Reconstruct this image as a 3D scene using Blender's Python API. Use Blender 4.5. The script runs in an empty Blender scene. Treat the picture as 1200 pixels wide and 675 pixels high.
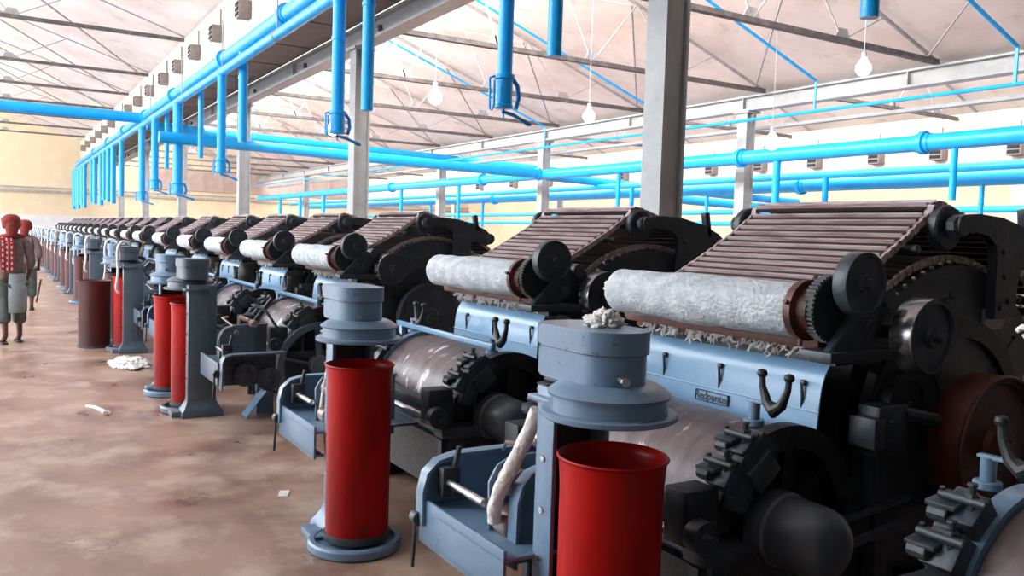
import bpy, bmesh, math, random
from mathutils import Vector, Matrix
random.seed(7)
PI = math.pi
S = bpy.context.scene
C = S.collection

# ---------------------------------------------------------------- camera, light, exposure
cam_d = bpy.data.cameras.new('camera'); cam = bpy.data.objects.new('camera', cam_d); C.objects.link(cam)
cam_d.sensor_width = 36; cam_d.lens = 994 / 1200 * 36; cam_d.clip_end = 200; cam_d.clip_start = 0.05
Rm = Matrix(((0.51556662, -0.06831258, 0.85412204), (0.85625455, 0.00393518, -0.51653912), (0.031925, 0.99765621, 0.0605218)))
cam.matrix_world = Matrix.Translation((0, 0, 1.66)) @ Rm.to_4x4()
S.camera = cam
S.view_settings.view_transform = 'Standard'; S.view_settings.look = 'None'
S.view_settings.gamma = 1; S.view_settings.use_curve_mapping = False
S.view_settings.exposure = 0.54
w = bpy.data.worlds.new('daylight'); S.world = w; w.use_nodes = True
bg = w.node_tree.nodes['Background']; bg.inputs[0].default_value = (0.86, 0.93, 1.0, 1); bg.inputs[1].default_value = 8.0
def area(name, loc, rot, sx, sy, power, col=(1, 1, 1)):
    d = bpy.data.lights.new(name, 'AREA'); d.shape = 'RECTANGLE'; d.size = sx; d.size_y = sy; d.energy = power; d.color = col
    o = bpy.data.objects.new(name, d); C.objects.link(o); o.location = loc; o.rotation_euler = rot; return o
# north-light glazing of the three roof bays (daylight entering through the glass)
area('skylight_aisle_bay', (-33, -9.2, 8.3), (math.radians(-62), PI, 0), 50, 2.8, 9000, (0.9, 0.95, 1))
area('skylight_machine_bay', (-30, 6.35, 7.1), (math.radians(62), 0, 0), 50, 2.0, 3600, (1, 0.97, 0.94))
area('skylight_far_bay', (-28, 16.1, 7.0), (math.radians(62), 0, 0), 56, 2.0, 1800, (1, 0.97, 0.94))

# ---------------------------------------------------------------- materials
def mat(name, col, rough=0.5, metal=0.0, col2=None, scale=6.0, lo=0.4, hi=0.65, bump=0.0, bscale=40.0, stretch=(1, 1, 1), col3=None, scale3=20, lo3=.6, hi3=.7, emit=None, coat=0, rough2=None):
    m = bpy.data.materials.new(name); m.use_nodes = True
    nt = m.node_tree; b = nt.nodes['Principled BSDF']
    b.inputs['Roughness'].default_value = rough; b.inputs['Metallic'].default_value = metal
    b.inputs['Base Color'].default_value = (*col, 1)
    if coat: b.inputs['Coat Weight'].default_value = coat
    tc = nt.nodes.new('ShaderNodeTexCoord'); mp = nt.nodes.new('ShaderNodeMapping'); mp.inputs['Scale'].default_value = stretch
    nt.links.new(tc.outputs['Object'], mp.inputs['Vector'])
    out = None
    def layer(base, c, sc, a, z, seed):
        n = nt.nodes.new('ShaderNodeTexNoise'); n.inputs['Scale'].default_value = sc; n.inputs['Detail'].default_value = 6; n.inputs['Roughness'].default_value = .62
        nt.links.new(mp.outputs['Vector'], n.inputs['Vector'])
        r = nt.nodes.new('ShaderNodeMapRange'); r.inputs['From Min'].default_value = a; r.inputs['From Max'].default_value = z
        nt.links.new(n.outputs['Fac'], r.inputs['Value'])
        x = nt.nodes.new('ShaderNodeMix'); x.data_type = 'RGBA'
        nt.links.new(r.outputs['Result'], x.inputs['Factor'])
        if base is None: x.inputs['A'].default_value = (*col, 1)
        else: nt.links.new(base, x.inputs['A'])
        x.inputs['B'].default_value = (*c, 1)
        return x.outputs['Result'], r.outputs['Result']
    if col2:
        out, f = layer(None, col2, scale, lo, hi, 0)
        if rough2 is not None:
            rr = nt.nodes.new('ShaderNodeMapRange'); rr.inputs['To Min'].default_value = rough; rr.inputs['To Max'].default_value = rough2
            nt.links.new(f, rr.inputs['Value']); nt.links.new(rr.outputs['Result'], b.inputs['Roughness'])
    if col3: out, _ = layer(out, col3, scale3, lo3, hi3, 1)
    if out is not None: nt.links.new(out, b.inputs['Base Color'])
    if bump:
        n = nt.nodes.new('ShaderNodeTexNoise'); n.inputs['Scale'].default_value = bscale; n.inputs['Detail'].default_value = 5
        nt.links.new(mp.outputs['Vector'], n.inputs['Vector'])
        bp = nt.nodes.new('ShaderNodeBump'); bp.inputs['Strength'].default_value = bump; bp.inputs['Distance'].default_value = .02
        nt.links.new(n.outputs['Fac'], bp.inputs['Height']); nt.links.new(bp.outputs['Normal'], b.inputs['Normal'])
    if emit: b.inputs['Emission Color'].default_value = (*emit[:3], 1); b.inputs['Emission Strength'].default_value = emit[3]
    return m
M = {}
M['paint'] = mat('machine_blue_grey_paint', (.11, .19, .29), .30, .0, (.14, .225, .33), 5, .35, .7, .05, 60, col3=(.04, .05, .06), scale3=23, lo3=.63, hi3=.72)
M['cover'] = mat('cover_light_blue_paint', (.145, .28, .43), .26, .0, (.175, .31, .47), 4, .35, .7, .03, 30)
M['dark'] = mat('dark_grey_iron', (.011, .014, .018), .5, .0, (.028, .03, .034), 9, .4, .7, .12, 50)
M['bracket'] = mat('grimy_blue_bracket', (.04, .06, .085), .42, .0, (.016, .02, .025), 16, .42, .62, .1, 50)
M['motor'] = mat('motor_housing_grey', (.055, .07, .09), .35, 0, (.075, .09, .11), 6, .4, .7, .06, 40)
M['paint_blue'] = M['paint']
M['paint_grey'] = mat('machine_grey_paint', (.075, .105, .14), .34, .0, (.10, .135, .175), 5, .35, .7, .05, 60, col3=(.04, .05, .06), scale3=23, lo3=.63, hi3=.72)
M['grease'] = mat('greasy_black_iron', (.005, .005, .006), .5, .0, (.018, .015, .015), 14, .45, .75, .25, 60)
M['casting'] = mat('side_casting_paint', (.024, .033, .043), .42, .0, (.042, .052, .064), 8, .4, .7, .12, 45, col3=(.06, .055, .05), scale3=30, lo3=.62, hi3=.72)
M['rust'] = mat('rusty_wheel', (.11, .024, .014), .5, .0, (.035, .012, .008), 9, .4, .65, .2, 60)
M['flat'] = mat('flats_brown_bar', (.016, .006, .007), .6, .0, (.03, .012, .014), 9, .4, .7, .1, 60, stretch=(.25, 3, 3))
M['rib'] = mat('flats_rib_lint', (.50, .40, .40), .5, .0, (.26, .17, .17), 14, .42, .62, .1, 60, stretch=(.25, 3, 3))
M['lint'] = mat('white_cotton_lint', (.80, .79, .76), .95, 0, (.68, .67, .65), 20, .4, .7, .8, 45)
M['roller'] = mat('lint_covered_roller', (.38, .42, .46), .9, 0, (.60, .63, .66), 6, .38, .66, .8, 30, stretch=(1.6, 2.2, 2.2), col3=(.70, .71, .72), scale3=16, lo3=.6, hi3=.8)
M['doffer'] = mat('doffer_cover_sheet', (.075, .055, .06), .38, .2, (.15, .12, .125), 8, .35, .65, .1, 40, stretch=(1.6, .7, .7), col3=(.75, .74, .74), scale3=6, lo3=.6, hi3=.68)
M['tray'] = mat('red_brown_rail', (.16, .055, .04), .6, .1, (.08, .035, .03), 12, .4, .7, .2, 60)
M['steel'] = mat('bright_steel', (.5, .52, .55), .25, .9, (.25, .24, .24), 14, .45, .7, .05, 60)
M['worn'] = mat('worn_brass_roll', (.48, .38, .34), .32, .7, (.25, .16, .14), 10, .4, .7, .1, 60)
M['can'] = mat('red_can_fibre', (.40, .003, .002), .38, 0, (.12, .002, .002), 3.2, .42, .72, .04, 20, stretch=(1, 1, .35), col3=(.07, .008, .006), scale3=9, lo3=.62, hi3=.75)
M['can'].node_tree.nodes['Principled BSDF'].inputs['Specular IOR Level'].default_value = .2
M['can_old'] = mat('maroon_can_fibre', (.075, .008, .009), .5, 0, (.04, .007, .008), 5, .4, .7, .05, 20, stretch=(1, 1, .4))
M['pipe'] = mat('sky_blue_pipe_paint', (.003, .34, .82), .3, 0, (.005, .40, .88), 3, .4, .7, .03, 20)
M['colm'] = mat('pale_grey_column_paint', (.37, .375, .37), .5, 0, (.30, .305, .305), 4, .4, .7, .05, 20)
M['cream'] = mat('cream_wall_plaster', (.66, .54, .36), .85, 0, (.72, .61, .43), 1.2, .35, .7, .1, 12)
M['dado'] = mat('pale_grey_dado', (.62, .63, .64), .7, 0, (.7, .7, .7), 1.5, .4, .7)
M['band'] = mat('brown_pink_panel', (.42, .32, .28), .8, 0, (.5, .4, .35), 1.5, .4, .7)
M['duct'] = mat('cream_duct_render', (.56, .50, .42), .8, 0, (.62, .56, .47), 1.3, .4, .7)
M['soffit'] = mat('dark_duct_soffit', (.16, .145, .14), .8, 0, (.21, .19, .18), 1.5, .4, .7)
M['ceil'] = mat('ceiling_limewash', (.80, .72, .68), .9, 0, (.66, .55, .50), .6, .42, .68, .15, 8, col3=(.46, .37, .335), scale3=1.5, lo3=.58, hi3=.82)
M['chord'] = mat('dark_chord_steel', (.10, .085, .08), .6, 0, (.2, .18, .17), 5, .45, .7)
M['truss'] = mat('grey_truss_steel', (.30, .28, .28), .6, 0, (.44, .41, .40), 5, .4, .7)
M['vent'] = mat('brown_grey_vent_box', (.22, .18, .16), .6, 0, (.28, .23, .2), 8, .4, .7)
M['black'] = mat('black_slot', (.01, .01, .01), .8)
M['floor'] = mat('red_brown_concrete', (.34, .215, .16), .42, 0, (.17, .085, .06), 1.3, .42, .66, .10, 7, col3=(.47, .36, .28), scale3=2.2, lo3=.47, hi3=.70, rough2=.26)
M['lightblock'] = mat('dull_light_block', (.10, .09, .08), .9)
M['bulb'] = mat('lit_lamp_glass', (1, 1, 1), .3, emit=(1, .98, .95, 14))
M['skin'] = mat('brown_skin', (.12, .06, .04), .6)
M['turban'] = mat('red_head_cloth', (.26, .025, .018), .85, 0, (.13, .015, .012), 14, .4, .7, .4, 30)
M['shirt'] = mat('brown_grey_shirt', (.20, .15, .15), .85, 0, (.13, .10, .10), 7, .4, .7, .3, 20)
M['pants'] = mat('grey_green_cloth', (.08, .105, .10), .85, 0, (.14, .17, .17), 6, .4, .7, .3, 20)
M['cloth'] = mat('pale_blue_grey_cloth', (.36, .42, .45), .85, 0, (.25, .3, .33), 8, .4, .7, .3, 20)
M['hair'] = mat('dark_hair', (.02, .015, .012), .8)
M['sandal'] = mat('dark_sandal', (.03, .025, .02), .7)
M['wood'] = mat('worn_stick', (.16, .09, .05), .7)
# checked scarf: white dashes on red weave
ms = bpy.data.materials.new('red_white_checked_scarf'); ms.use_nodes = True; nt = ms.node_tree
ck = nt.nodes.new('ShaderNodeTexChecker'); ck.inputs['Scale'].default_value = 28; ck.inputs[1].default_value = (.34, .02, .02, 1); ck.inputs[2].default_value = (.75, .7, .68, 1)
tcn = nt.nodes.new('ShaderNodeTexCoord'); nt.links.new(tcn.outputs['Object'], ck.inputs['Vector'])
mpp = nt.nodes.new('ShaderNodeMix'); mpp.data_type = 'RGBA'; mpp.inputs['A'].default_value = (.34, .02, .02, 1)
nz = nt.nodes.new('ShaderNodeTexWave'); nz.inputs['Scale'].default_value = 6.0; nz.bands_direction = 'X'
nt.links.new(tcn.outputs['Object'], nz.inputs['Vector'])
mr = nt.nodes.new('ShaderNodeMapRange'); mr.inputs['From Min'].default_value = .6; mr.inputs['From Max'].default_value = .7
nt.links.new(nz.outputs['Fac'], mr.inputs['Value']); nt.links.new(mr.outputs['Result'], mpp.inputs['Factor']); nt.links.new(ck.outputs['Color'], mpp.inputs['B'])
nt.links.new(mpp.outputs['Result'], nt.nodes['Principled BSDF'].inputs['Base Color']); nt.nodes['Principled BSDF'].inputs['Roughness'].default_value = .9
M['scarf'] = ms

# ---------------------------------------------------------------- mesh helpers
class MB:
    def __init__(self, oy=0.0):
        self.bm = bmesh.new(); self.mi = 0; self.oy = oy
    def _f(self, vs):
        try: f = self.bm.faces.new(vs); f.material_index = self.mi; return f
        except ValueError: return None
    def box(self, x0, x1, y0, y1, z0, z1, bev=0.0, rx=0.0):
        c = Vector(((x0+x1)/2, (y0+y1)/2, (z0+z1)/2)); h = (abs(x1-x0)/2, abs(y1-y0)/2, abs(z1-z0)/2)
        R = Matrix.Rotation(rx, 3, 'X')
        vs = []
        for sx in (-1, 1):
            for sy in (-1, 1):
                for sz in (-1, 1): vs.append(self.bm.verts.new(c + R @ Vector((sx*h[0], sy*h[1], sz*h[2]))))
        fs = [self._f([vs[i] for i in q]) for q in ((0,1,3,2), (4,6,7,5), (0,4,5,1), (2,3,7,6), (0,2,6,4), (1,5,7,3))]
        if bev:
            es = set(e for f in fs for e in f.edges)
            r = bmesh.ops.bevel(self.bm, geom=list(es), offset=bev, segments=2, affect='EDGES', profile=.5, clamp_overlap=True)
            for f in r['faces']: f.material_index = self.mi
        return self
    def bar(self, a, b, w, t):            # rectangular bar from a to b
        a, b = Vector(a), Vector(b); d = (b-a).normalized()
        u = Vector((0, 0, 1)) if abs(d.z) < .9 else Vector((1, 0, 0))
        s = d.cross(u).normalized()*w/2; n = s.cross(d).normalized()*t/2
        vs = [self.bm.verts.new(p + i*s + j*n) for p in (a, b) for i, j in ((-1,-1), (1,-1), (1,1), (-1,1))]
        for q in ((3,2,1,0), (4,5,6,7), (0,1,5,4), (1,2,6,5), (2,3,7,6), (3,0,4,7)): self._f([vs[i] for i in q])
        return self
    def lathe(self, prof, org, axis='z', seg=32, a0=0.0, a1=None):
        # prof: list of (t, r) along the axis
        full = a1 is None; n = seg; rings = []
        o = Vector(org)
        for t, r in prof:
            ring = []
            if r < 1e-5:
                p = {'x': Vector((t, 0, 0)), 'y': Vector((0, t, 0)), 'z': Vector((0, 0, t))}[axis]
                ring = [self.bm.verts.new(o+p)]
            else:
                for k in range(n if full else n+1):
                    a = a0 + (2*PI*k/n if full else (a1-a0)*k/n)
                    c, s = r*math.cos(a), r*math.sin(a)
                    p = {'x': Vector((t, c, s)), 'y': Vector((c, t, s)), 'z': Vector((c, s, t))}[axis]
                    ring.append(self.bm.verts.new(o+p))
            rings.append(ring)
        for A, B in zip(rings, rings[1:]):
            m = max(len(A), len(B)); last = m if full else m-1
            for k in range(last):
                k2 = (k+1) % m
                if len(A) == 1 and len(B) == 1: continue
                if len(A) == 1: self._f([A[0], B[k], B[k2]])
                elif len(B) == 1: self._f([A[k], B[0], A[k2]])
                else: self._f([A[k], B[k], B[k2], A[k2]])
        return self
    def cyl(self, t0, t1, r, org, axis='x', seg=32, ch=0.004):
        if t0 > t1: t0, t1 = t1, t0
        ch = min(ch, (t1-t0)*.3, r*.3)
        return self.lathe([(t0, 0), (t0, r-ch), (t0+ch, r), (t1-ch, r), (t1, r-ch), (t1, 0)], org, axis, seg)
    def tube(self, pts, r, seg=10, cap=True):
        pts = [Vector(p) for p in pts]; rs = r if isinstance(r, (list, tuple)) else [r]*len(pts)
        rings = []; up = None
        for i, p in enumerate(pts):
            d = (pts[min(i+1, len(pts)-1)] - pts[max(i-1, 0)])
            d = d.normalized() if d.length > 1e-9 else Vector((0,0,1))
            if up is None:
                up = Vector((0,0,1)) if abs(d.z) < .9 else Vector((1,0,0))
            s = d.cross(up)
            if s.length < 1e-4: s = d.cross(Vector((1,0,.3)))
            s.normalize(); n = s.cross(d).normalized(); up = n
            rings.append([self.bm.verts.new(p + rs[i]*(math.cos(2*PI*k/seg)*s + math.sin(2*PI*k/seg)*n)) for k in range(seg)])
        for A, B in zip(rings, rings[1:]):
            for k in range(seg): self._f([A[k], A[(k+1) % seg], B[(k+1) % seg], B[k]])
        if cap: self._f(rings[0][::-1]); self._f(rings[-1])
        return self
    def prism(self, poly, t0, t1, axis='x', bev=0):   # closed outline extruded along an axis; poly = (a, b)
        def P(t, a, b): return {'x': (t, a, b), 'y': (a, t, b), 'z': (a, b, t)}[axis]
        A = [self.bm.verts.new(P(t0, *p)) for p in poly]; B = [self.bm.verts.new(P(t1, *p)) for p in poly]
        n = len(poly); fs = [self._f(A[::-1]), self._f(B)]
        for k in range(n): fs.append(self._f([A[k], A[(k+1) % n], B[(k+1) % n], B[k]]))
        if bev:
            es = list(set(list(fs[0].edges) + list(fs[1].edges)))
            r = bmesh.ops.bevel(self.bm, geom=es, offset=bev, segments=2, affect='EDGES', clamp_overlap=True)
            for f in r['faces']: f.material_index = self.mi
        return self
    def strip(self, path, t0, t1, th, axis='x'):      # sheet of thickness th following path of (a,b), extruded along axis
        out, inn = [], []
        for i, p in enumerate(path):
            a = Vector(path[max(i-1, 0)]); b = Vector(path[min(i+1, len(path)-1)]); d = (b-a).normalized(); n = Vector((-d.y, d.x))
            out.append((p[0]+n.x*th/2, p[1]+n.y*th/2)); inn.append((p[0]-n.x*th/2, p[1]-n.y*th/2))
        for i in range(len(path)-1):
            def P(t, q): return {'x': (t, q[0], q[1]), 'y': (q[0], t, q[1]), 'z': (q[0], q[1], t)}[axis]
        V = lambda t, q: self.bm.verts.new({'x': (t, q[0], q[1]), 'y': (q[0], t, q[1]), 'z': (q[0], q[1], t)}[axis])
        o0 = [V(t0, q) for q in out]; o1 = [V(t1, q) for q in out]; i0 = [V(t0, q) for q in inn]; i1 = [V(t1, q) for q in inn]
        n = len(path)
        for k in range(n-1):
            self._f([o0[k], o0[k+1], o1[k+1], o1[k]]); self._f([i0[k+1], i0[k], i1[k], i1[k+1]])
            self._f([o0[k+1], o0[k], i0[k], i0[k+1]]); self._f([o1[k], o1[k+1], i1[k+1], i1[k]])
        self._f([o0[0], o1[0], i1[0], i0[0]]); self._f([o0[-1], i0[-1], i1[-1], o1[-1]])
        return self
    def build(self, name, mats, parent=None, smooth=35):
        if self.oy: bmesh.ops.translate(self.bm, verts=self.bm.verts, vec=(0, -self.oy, 0))
        bmesh.ops.recalc_face_normals(self.bm, faces=self.bm.faces)
        me = bpy.data.meshes.new(name); self.bm.to_mesh(me); self.bm.free()
        for m in (mats if isinstance(mats, list) else [mats]): me.materials.append(M[m] if isinstance(m, str) else m)
        if smooth:
            for p in me.polygons: p.use_smooth = True
            me.set_sharp_from_angle(angle=math.radians(smooth))
        o = bpy.data.objects.new(name, me); C.objects.link(o)
        if parent: o.parent = parent
        return o
def tag(o, label=None, cat=None, group=None, kind=None):
    if label: o['label'] = label
    if cat: o['category'] = cat
    if group: o['group'] = group
    if kind: o['kind'] = kind
    return o
def empty(name, loc=(0, 0, 0), rz=0):
    o = bpy.data.objects.new(name, None); C.objects.link(o); o.location = loc; o.rotation_euler = (0, 0, rz); o.empty_display_size = .1; return o
KIDS = {}
def copy_tree(o, parent=None):
    c = o.copy(); C.objects.link(c)
    if parent: c.parent = parent
    for ch in [k for k in bpy.data.objects if k.parent == o]: copy_tree(ch, c)
    return c
def arc(cy, cz, r, a0, a1, n):
    return [(cy + r*math.cos(math.radians(a0+(a1-a0)*k/n)), cz + r*math.sin(math.radians(a0+(a1-a0)*k/n))) for k in range(n+1)]
ORD = ['nearest', 'second', 'third', 'fourth', 'fifth', 'sixth', 'seventh', 'eighth', 'ninth', 'tenth', 'eleventh', 'twelfth', 'thirteenth', 'fourteenth', 'fifteenth', 'sixteenth', 'seventeenth', 'eighteenth', 'nineteenth', 'twentieth', 'twenty-first', 'twenty-second', 'twenty-third', 'twenty-fourth', 'twenty-fifth', 'twenty-sixth', 'twenty-seventh', 'twenty-eighth', 'twenty-ninth', 'thirtieth', 'thirty-first', 'thirty-second', 'thirty-third', 'thirty-fourth', 'thirty-fifth', 'thirty-sixth']

# ---------------------------------------------------------------- the building
X0, X1 = -60.0, 3.0            # far end wall, wall behind the camera
YL, Y1, Y2, Y3, YR = -10.0, 5.6, 15.2, 23.3, 32.0
def structure(o): return tag(o, kind='structure')
structure(MB().box(X0-.3, X1+.3, YL, YR, -.3, 0).build('floor', 'floor', smooth=0))
b = MB(); b.box(X0-.3, X0, YL, YR, 2.06, 9.5); structure(b.build('wall_far', 'cream', smooth=0))
b = MB(); b.box(X0-.3, X0+.04, YL, YR, 0, 2.06); structure(b.build('baseboard_far', 'dado', smooth=0))
b = MB(); b.box(X0, X0+.12, 8.0, 23.0, 4.02, 5.36)
for k in range(12): b.box(X0+.1, X0+.15, 8.0+1.25*k, 8.04+1.25*k, 4.02, 5.36)
structure(b.build('trim_1', 'band', smooth=0))
b = MB(); b.box(X0, X0+.16, YL, YR, 3.45, 3.58); b.box(X0, X0+.1, YL, YR, 3.72, 3.78); structure(b.build('trim_2', 'truss', smooth=0))
b = MB(); b.box(X1, X1+.3, YL, YR, 0, 9.5); structure(b.build('wall_near', 'lightblock', smooth=0))  # dark unseen wall, put in to keep light off the camera-facing sides
b = MB(); b.box(X0, X1, YR, YR+.3, 0, 9.5); structure(b.build('wall_right', 'cream', smooth=0))
b = MB()
b.box(X0, X1, YL-.3, YL, 0, 1.1); b.box(X0, X1, YL-.3, YL, 4.2, 6.9)
b.box(-4.5, X1, YL-.3, YL, 1.1, 4.2)  # unseen windowless stretch, added to keep daylight off the near machine sides
for k in range(15): b.box(X0+k*3.9, X0+k*3.9+.5, YL-.3, YL, 1.1, 4.2)
structure(b.build('wall_left', 'cream', smooth=0))
def roof(y0, yr, zr, y1, z1, n):     # sawtooth slope from the ridge (yr, zr) down to the gutter (y1, z1)
    b = MB(); b.prism([(yr, zr), (y1, z1), (y1, z1+.14), (yr, zr+.14)], X0, X1, 'x'); structure(b.build('ceiling', 'ceil', smooth=0))
roof(YL, -8.0, 10.7, 4.5, 6.72, 1)
roof(Y1, 6.9, 8.1, Y2+.4, 5.2, 2)
roof(Y2, 16.6, 8.0, Y3+.3, 5.3, 3)
roof(Y3, 24.8, 8.0, YR, 5.4, 4)
# glazing of the sawtooth: frames with open lights
def glazing(idx, ya, za, yb, zb):
    b = MB()
    for k in range(22):
        x = X0 + k*3.0; b.bar((x, ya, za), (x, yb, zb), .08, .08)
    b.bar((X0, ya, za), (X1, ya, za), .1, .1); b.bar((X0, yb, zb), (X1, yb, zb), .1, .1); b.bar((X0, (ya+yb)/2, (za+zb)/2), (X1, (ya+yb)/2, (za+zb)/2), .05, .05)
    structure(b.build('window_%d' % idx, 'truss', smooth=0))
    b = MB(); b.prism([(ya-.06, za), (ya, za), (yb, zb), (yb-.06, zb)], -5.0, X1, 'x'); structure(b.build('trim_%d' % (idx+2), 'lightblock', smooth=0))  # added solid panel, not trim: blocks daylight through the glazing near the camera
glazing(1, -9.9, 7.0, -8.0, 10.7); glazing(2, 5.8, 6.2, 6.9, 8.1); glazing(3, 15.7, 5.9, 16.6, 8.0); glazing(4, 23.9, 6.0, 24.8, 8.0)

# supply-air ducts under the roof valleys, with their outlet boxes
def duct(yf, yb, z0, z1, label):
    t = empty('air_duct', (X0+.2, yf, z0)); tag(t, label, 'air duct', 'air ducts under the roof valleys')
    b = MB(); b.box(0, X1-X0-.4, 0, yb-yf, 0.04, z1-z0, 0)
    for k in range(30): b.box(1+2.1*k, 1.03+2.1*k, -.012, 0, .05, z1-z0)
    b.build('duct_casing', 'duct', t, 0)
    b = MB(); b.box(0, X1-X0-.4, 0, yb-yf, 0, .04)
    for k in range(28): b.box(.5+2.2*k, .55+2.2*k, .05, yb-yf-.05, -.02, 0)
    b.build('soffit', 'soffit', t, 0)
    return t
duct(4.3, 5.58, 5.41, 6.72, 'long cream duct with a dark underside running above the machines')
duct(22.0, 23.3, 3.95, 5.3, 'long cream duct far to the right beyond the blue pipes')
def vent_box(i, x, y, z, s, lab, grp, first=[None]):
    if first[0] is None:
        t = empty('vent_box')
        b = MB(); 
        b.box(-.15, .15, -.02, .26, -.17, .17, .01); b.build('box_body', 'vent', t)
        b = MB()
        for k in (-.1, 0, .1): b.prism([(-.04, k-.03), (-.02, k-.035), (-.02, k+.035), (-.035, k+.03)], -.12, .12, 'x')
        b.build('louvre_slots', 'black', t, 0)
        b = MB(); b.tube([(0, .2, .17), (0, .2, .55)], .02, 8); b.build('support_rod', 'vent', t)
        first[0] = t
    else: t = copy_tree(first[0])
    t.location = (x, y, z); t.scale = (s, s, s); tag(t, lab, 'vent', grp)
vx = [-17.0, -19.5, -22.0, -24.3, -26.7, -29.4, -32.2, -34.8, -37.5, -40.3, -43.2, -46, -49, -52, -55]
for i, x in enumerate(vx):
    vent_box(i, x-.6, 4.07, 6.0, 1.0, '%s louvred brown box on the duct face over the aisle' % (ORD[i].capitalize()), 'outlet boxes on the near duct')
for i, x in enumerate([-11.9, -13.98, -15.9, -18.08, -20.3, -22.6, -25, -27.6, -30.3, -33.2, -36.3, -39.8]):
    vent_box(i, x, 21.75, 4.31, 1.25, '%s louvred outlet box, counted from the right, on the distant duct' % (ORD[i].capitalize() if i else 'First'), 'outlet boxes on the distant duct')

# gutter beams
def beam(y, z0, z1, w, label):
    b = MB(); L = X1-X0-.4; t = (z1-z0)
    b.box(0, L, 0, w, 0, .045); b.box(0, L, 0, w, t-.04, t); b.box(0, L, w*.35, w*.65, .045, t-.04)
    for k in range(16): b.box(2+k*4.3, 2.03+k*4.3, .02, w-.02, .045, t-.04)
    o = b.build('gutter_beam', 'colm', None, 0); o.location = (X0+.2, y, z0); tag(o, label, 'beam', 'gutter beams on the columns')
beam(Y1, 5.05, 5.41, .3, 'pale grey steel beam on the nearer row of columns')
beam(Y2, 4.82, 5.17, .3, 'pale steel beam on the middle row of columns to the right')
b = MB(); b.box(0, 60, 0, .2, 0, .07)
o = b.build('tie_beam', 'colm', None, 0); o.location = (X0+1, 15.8, 4.45); tag(o, 'thin pale rail just below and behind the middle gutter beam', 'beam')

# columns
def column(x, y, h, w, label):
    t = empty('steel_column', (x, y, 0)); tag(t, label, 'column', 'steel columns')
    b = MB(); b.box(-w/2, w/2, -w/2, -w/2+.03, 0, h); b.box(-w/2, w/2, w/2-.03, w/2, 0, h); b.box(w*.28, w*.34, -w/2+.03, w/2-.03, 0, h); b.box(-w*.34, -w*.28, -w/2+.03, w/2-.03, 0, h)
    b.build('shaft', 'colm', t, 0)
    b = MB(); b.box(-w*.8, w*.8, -w*.8, w*.8, 0, .04); b.build('base_plate', 'colm', t, 0)
    b = MB(); b.box(-w*.8, w*.8, -w*.7, w*.7, h-.05, h)
    for s in (-1, 1): b.prism([(s*w/2, h-.05), (s*w*.8, h-.05), (s*w/2, h-.35)], -.02, .02, 'y')
    b.build('cap_plate', 'colm', t, 0)
for i, x in enumerate([-6.64, -15.2, -24.0, -33.2, -42.4, -51.5]):
    column(x, 5.75, 5.05, .30, '%s pale grey steel column of the row just behind the machines' % ORD[i].capitalize())
for i, x in enumerate([-14.75, -23.6, -31.2, -40.0, -49.0]):
    column(x, 15.35, 4.82, .30, '%s slim pale column in the middle row to the right' % ORD[i].capitalize())
for i, x in enumerate([-12.1, -33.4, -44]):
    column(x, 22.6, 3.95, .34, '%s column under the distant duct, counted from the right' % ORD[i].capitalize())

# roof trusses
def truss(x, ya, yb, zc, zr, yr, z_end, label, col='truss'):
    t = empty('roof_truss', (x, ya, zc)); tag(t, label, 'truss', 'roof trusses')
    L = yb-ya
    b = MB()
    for s in (-.035, .035): b.box(s-.006, s+.006, 0, L, 0, .09); b.box(s-.035, s+.035, 0, L, 0, .012)
    b.build('bottom_chord', 'chord', t, 0)
    sl = lambda y: zr + (z_end-zr)*(y+ya-yr)/(yb-yr) - zc - .01
    b = MB(); b.bar((0, yr-ya, sl(yr-ya)), (0, L, sl(L)), .05, .05); b.build('top_chord', col, t, 0)
    ys = [yr-ya + (L-(yr-ya))*k/7.5 for k in range(8)]
    for k in range(0, 5, 2):
        b = MB(); b.bar((0, ys[k], sl(ys[k])), (0, ys[k+1], .05), .035, .02); b.build('diagonal_brace', col, t, 0)
        b = MB(); b.bar((0, ys[k+1], .05), (0, ys[k+2], sl(ys[k+2])), .035, .02); b.build('diagonal_brace', col, t, 0)
        b = MB(); b.prism([(ys[k+1]-.2, .08), (ys[k+1]+.2, .08), (ys[k+1]+.1, .25), (ys[k+1]-.1, .25)], -.01, .01, 'x'); b.build('gusset_plate', col, t, 0)
for k in range(13):
    truss(-5.6-4.25*k, Y1+.05, Y2, 5.17, 8.1, 6.95, 5.22, '%s steel roof truss over the blue pipes, between the two gutter beams' % ORD[k].capitalize())
for k, x in enumerate([-24.7, -31.2, -36.3, -41.3, -46.3, -51.3, -56.0]):
    truss(x, -9.0, 4.3, 6.65, 10.6, -7.8, 6.8, '%s steel roof truss over the aisle at the left' % ORD[k].capitalize())
for k in range(9):
    truss(-8-5.6*k, Y2+.4, Y3, 5.15, 7.95, 16.7, 5.32, '%s steel roof truss in the far right bay' % ORD[k].capitalize())
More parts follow.
